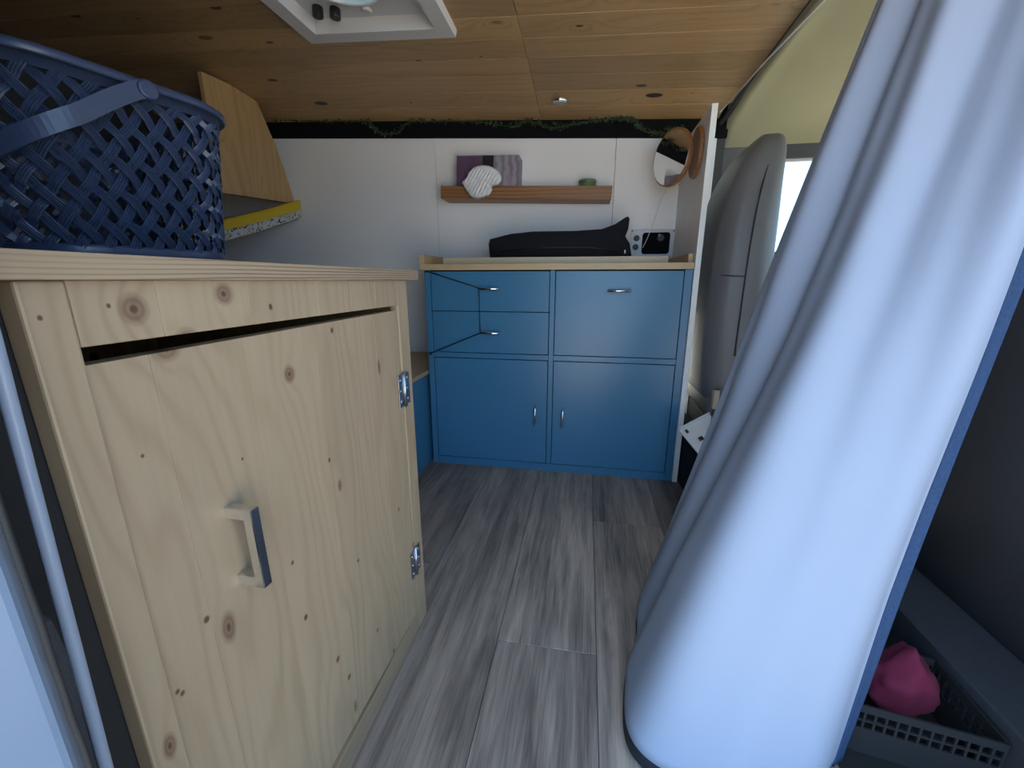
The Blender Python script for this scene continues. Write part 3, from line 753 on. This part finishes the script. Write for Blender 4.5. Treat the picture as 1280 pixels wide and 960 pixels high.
loc_child(box('cushion', .50, 1.05, 1.66, 2.10, .32, .46, M['leather'], ds, bev=.04, seg=4), ds)
loc_child(box('base', .52, 1.0, 1.70, 2.08, -.009, .318, M['dark_grey'], ds, bev=.01), ds)
bu = thing('belt_buckle', 'beige seat belt buckle beside the driver seat', 'buckle', (.50, 1.60, .44))
loc_child(box('housing', .487, .510, 1.600, 1.628, .40, .475, M['beige'], bu, bev=.006), bu)
loc_child(box('stalk', .494, .503, 1.609, 1.619, .2385, .3995, M['black_plastic'], bu, bev=.002), bu)
loc_child(box('button', .491, .506, 1.605, 1.623, .4752, .480, M['black_plastic'], bu, bev=.001), bu)
tr_ = thing('plastic_tray', 'white plastic tray with a black clip lying tilted behind the partition', 'tray', (.47, 1.60, .30))
tr_.rotation_euler = (math.radians(38), math.radians(-20), math.radians(28))
box('plate', -.075, .075, -.06, .06, -.002, .003, M['white_plastic'], tr_, bev=.001)
for a, b2, c, d in ((-.075, .075, .057, .063), (-.075, .075, -.063, -.057)): box('rim', a, b2, c, d, .0032, .012, M['white_plastic'], tr_, bev=.001)
box('clip', -.035, -.018, -.02, -.004, .0032, .010, M['black_plastic'], tr_, bev=.001)
box('clip', -.058, -.048, .03, .045, .0032, .008, M['black_plastic'], tr_, bev=.001)
fb = box('floor_shade_box', .438, .512, 1.42, 2.2, .0, .238, M['black_fabric'], bev=.012); tag(fb, 'black low box added to darken the floor next to the driver seat', 'box')  # added black box, sized so the lit floor here reads as shade
ps = thing('passenger_seat', 'dark grey back of the passenger seat right of the curtain', 'seat', (1.1, .8, 0))
loc_child(loft('backrest', [rsec(z, x0, x1, y0, y1, r) for z, x0, x1, y0, y1, r in ((.135, .895, 1.08, .42, 1.30, .03), (.5, .905, 1.08, .42, 1.30, .04), (.9, .90, 1.06, .42, 1.30, .05), (1.15, .92, 1.04, .45, 1.27, .05), (1.28, .95, 1.02, .55, 1.20, .03))], M['dark_grey'], ps), ps)
loc_child(box('pedestal', .753, 1.35, .30, 1.34, 0.0, .132, M['carpet'], ps, bev=.004), ps)

fm = box('shade_mat', .50, .752, .12, .92, .0003, .0018, M['rubber']); tag(fm, 'black mat added to darken the floor right of the curtain', 'mat')  # added black sheet in place of shade on the planks
# dark storage basket with pink cloth, half behind the curtain
sb = thing('storage_basket', 'low black perforated basket on the floor right of the curtain', 'basket', (.64, .70, 0.0))
def sbwall(x0, x1, y0, y1):
    """one wall with two rows of square holes under the rim"""
    P0, P1 = Vector((x0, y0, 0)), Vector((x1, y1, 0)); L = (P1 - P0).length; d = (P1 - P0) / L; nrm_ = Vector((d.y, -d.x, 0)) * .002
    n_ = max(3, int(L / .016)); st = L / n_
    b = bmesh.new()
    def bx(a0, a1, z0, z1):
        q = [P0 + d * a0, P0 + d * a1]
        vv = [b.verts.new(Vector((p.x, p.y, z)) + s * nrm_) for z in (z0, z1) for s in (-1, 1) for p in q]
        for f in ((0, 1, 3, 2), (4, 6, 7, 5), (0, 4, 5, 1), (2, 3, 7, 6), (0, 2, 6, 4), (1, 5, 7, 3)): b.faces.new([vv[i] for i in f])
    bx(0, L, .002, .060); bx(0, L, .076, .080); bx(0, L, .096, .112)
    for i in range(n_ + 1):
        a = min(max(i * st - .002, 0), L - .004); bx(a, a + .004, .0602, .0758); bx(a, a + .004, .0802, .0958)
    bmesh.ops.recalc_face_normals(b, faces=b.faces)
    return loc_child(mesh_obj('side', b, M['rubber'], sb), sb)
sbwall(.530, .742, .700, .665); sbwall(.742, .749, .665, .830); sbwall(.560, .749, .870, .830); sbwall(.530, .560, .700, .870)
loc_child(box('bottom', .565, .735, .705, .825, .001, .005, M['rubber'], sb), sb)
b = bmesh.new(); bmesh.ops.create_uvsphere(b, u_segments=32, v_segments=18, radius=1.)
for v in b.verts:
    n1 = noise.noise(v.co * 2.2); v.co = Vector((v.co.x * .062, v.co.y * .040, v.co.z * .055)) * (1 + .22 * n1)
    if v.co.z > 0: v.co.z += .045 * (1 - abs(v.co.x) / .075) ** 2
    v.co += Vector((.655, .775, .086))
pk = mesh_obj('pink_cloth', b, M['pink'], None, True); tag(pk, 'crumpled pink cloth in the low black basket', 'cloth')

# ------------------------------------------------------------ curtain on its cord
cu = thing('curtain', 'long bluish white curtain with navy edging hanging on a cord', 'curtain', (.45, .75, 0))
def lerp(a, b, t): return a + (b - a) * t
def bez(P, s):
    P = [Vector(p) for p in P]
    while len(P) > 1: P = [P[i].lerp(P[i + 1], s) for i in range(len(P) - 1)]
    return P[0]
TOPC = [(.520, 1.00, 1.452), (.515, .93, 1.452), (.53, .86, 1.45), (.590, .795, 1.45), (.668, .735, 1.45)]
CS = 1.
BPTS = smoothpath([(.196, 1.05, .012), (.152, .90, .010), (.110, .75, .010), (.128, .60, .008), (.25, .545, .008), (.38, .58, .008), (.494, .655, .008)], 40)
def bot(s):
    f = min(max(s, 0.), 1.) * (len(BPTS) - 1); i = min(int(f), len(BPTS) - 2); return BPTS[i].lerp(BPTS[i + 1], f - i)
def cpt(s, t, off=0.):
    def base(s, t):
        T = bez(TOPC, min(max(s, 0.), 1.)); L = BPTS[0].lerp(BPTS[-1], min(max(s, 0.), 1.))
        return T.lerp(L, t * (1 - .08 * (1 - t))) + (bot(s) - L) * t ** 1.9
    p = base(s, t)
    n = (base(min(1, s + .01), t) - base(max(0, s - .01), t)).cross(base(s, min(1, t + .01)) - base(s, max(0, t - .01))).normalized()
    n = n * CS
    env = (1 - .45 * t) * (.35 + .65 * min(1., s / .35)) * (1 - .75 * max(0., (s - .72) / .28))
    f = .020 * math.sin(2 * PI * (2.35 * s + .05) + .7 * t) * env + .006 * math.sin(2 * PI * (5.3 * s + .3) + 2.2 * t) * (1 - .5 * t)
    f += .012 * math.sin(PI * t) * math.sin(2 * PI * (1.1 * s + .9 * t)) + .0015 * noise.noise(Vector((s * 9, t * 14, .3)))
    edge = min(1., s / .06) * min(1., (1 - s) / .06)
    return p + n * (f * (.35 + .65 * edge) + off)
if (cpt(.3, .5, .01) - cpt(.3, .5, 0.)).x > 0: CS = -1.
def csheet(name, s0, s1, t0, t1, ns, nt, off, mat, th):
    b = bmesh.new(); R = [[b.verts.new(cpt(lerp(s0, s1, i / ns), lerp(t0, t1, k / nt), off)) for k in range(nt + 1)] for i in range(ns + 1)]
    for i in range(ns):
        for k in range(nt): b.faces.new((R[i][k], R[i + 1][k], R[i + 1][k + 1], R[i][k + 1]))
    bmesh.ops.recalc_face_normals(b, faces=b.faces)
    o = loc_child(mesh_obj(name, b, mat, cu, True), cu)
    so = o.modifiers.new('s', 'SOLIDIFY'); so.thickness = th; so.offset = 0
    return o
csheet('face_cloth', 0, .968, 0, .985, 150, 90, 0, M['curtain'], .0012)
csheet('lining', 0.03, .975, 0, .998, 150, 90, -.006, M['lining'], .001)
csheet('edge_binding', .958, 1., 0, .99, 6, 90, .0012, M['navy'], .003)
cd = tube('taut_cord', [(.446, 1.790, 1.470), (.455, 1.40, 1.462), (.475, 1.08, 1.456), (.530, .86, 1.455), (.60, .62, 1.455), (.70, .30, 1.46), (.76, .145, 1.50)], .0022, M['cord_white'])
tag(cd, 'taut white cord from the partition top across the headliner', 'cord')

# ------------------------------------------------------------ slot beside the door pillar
sl = box('gap_shade_block', -.80, -.4125, .1315, .2350, .002, .878, M['rubber'], bev=.004); struct(sl, 'black block added to darken the gap beside the pine cabinet')  # added black block, stands in for the shade on the cabinet side
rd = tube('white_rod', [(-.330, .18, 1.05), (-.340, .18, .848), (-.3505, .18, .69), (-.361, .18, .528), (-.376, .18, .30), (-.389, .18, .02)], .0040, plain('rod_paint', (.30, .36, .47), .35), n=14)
tag(rd, 'thin white rod standing between the door pillar and the pine cabinet', 'rod')
ff = prism('felt_flap', [(-.345, -.02), (-.315, .45), (-.305, .60), (-.300, .66), (-.304, .685), (-.313, .690), (-.322, .68), (-.40, .30), (-.42, -.02)], 'y', .132, .150, M['carpet'], bev=.003)
tag(ff, 'dark felt flap between the white door pillar and the white rod', 'flap')
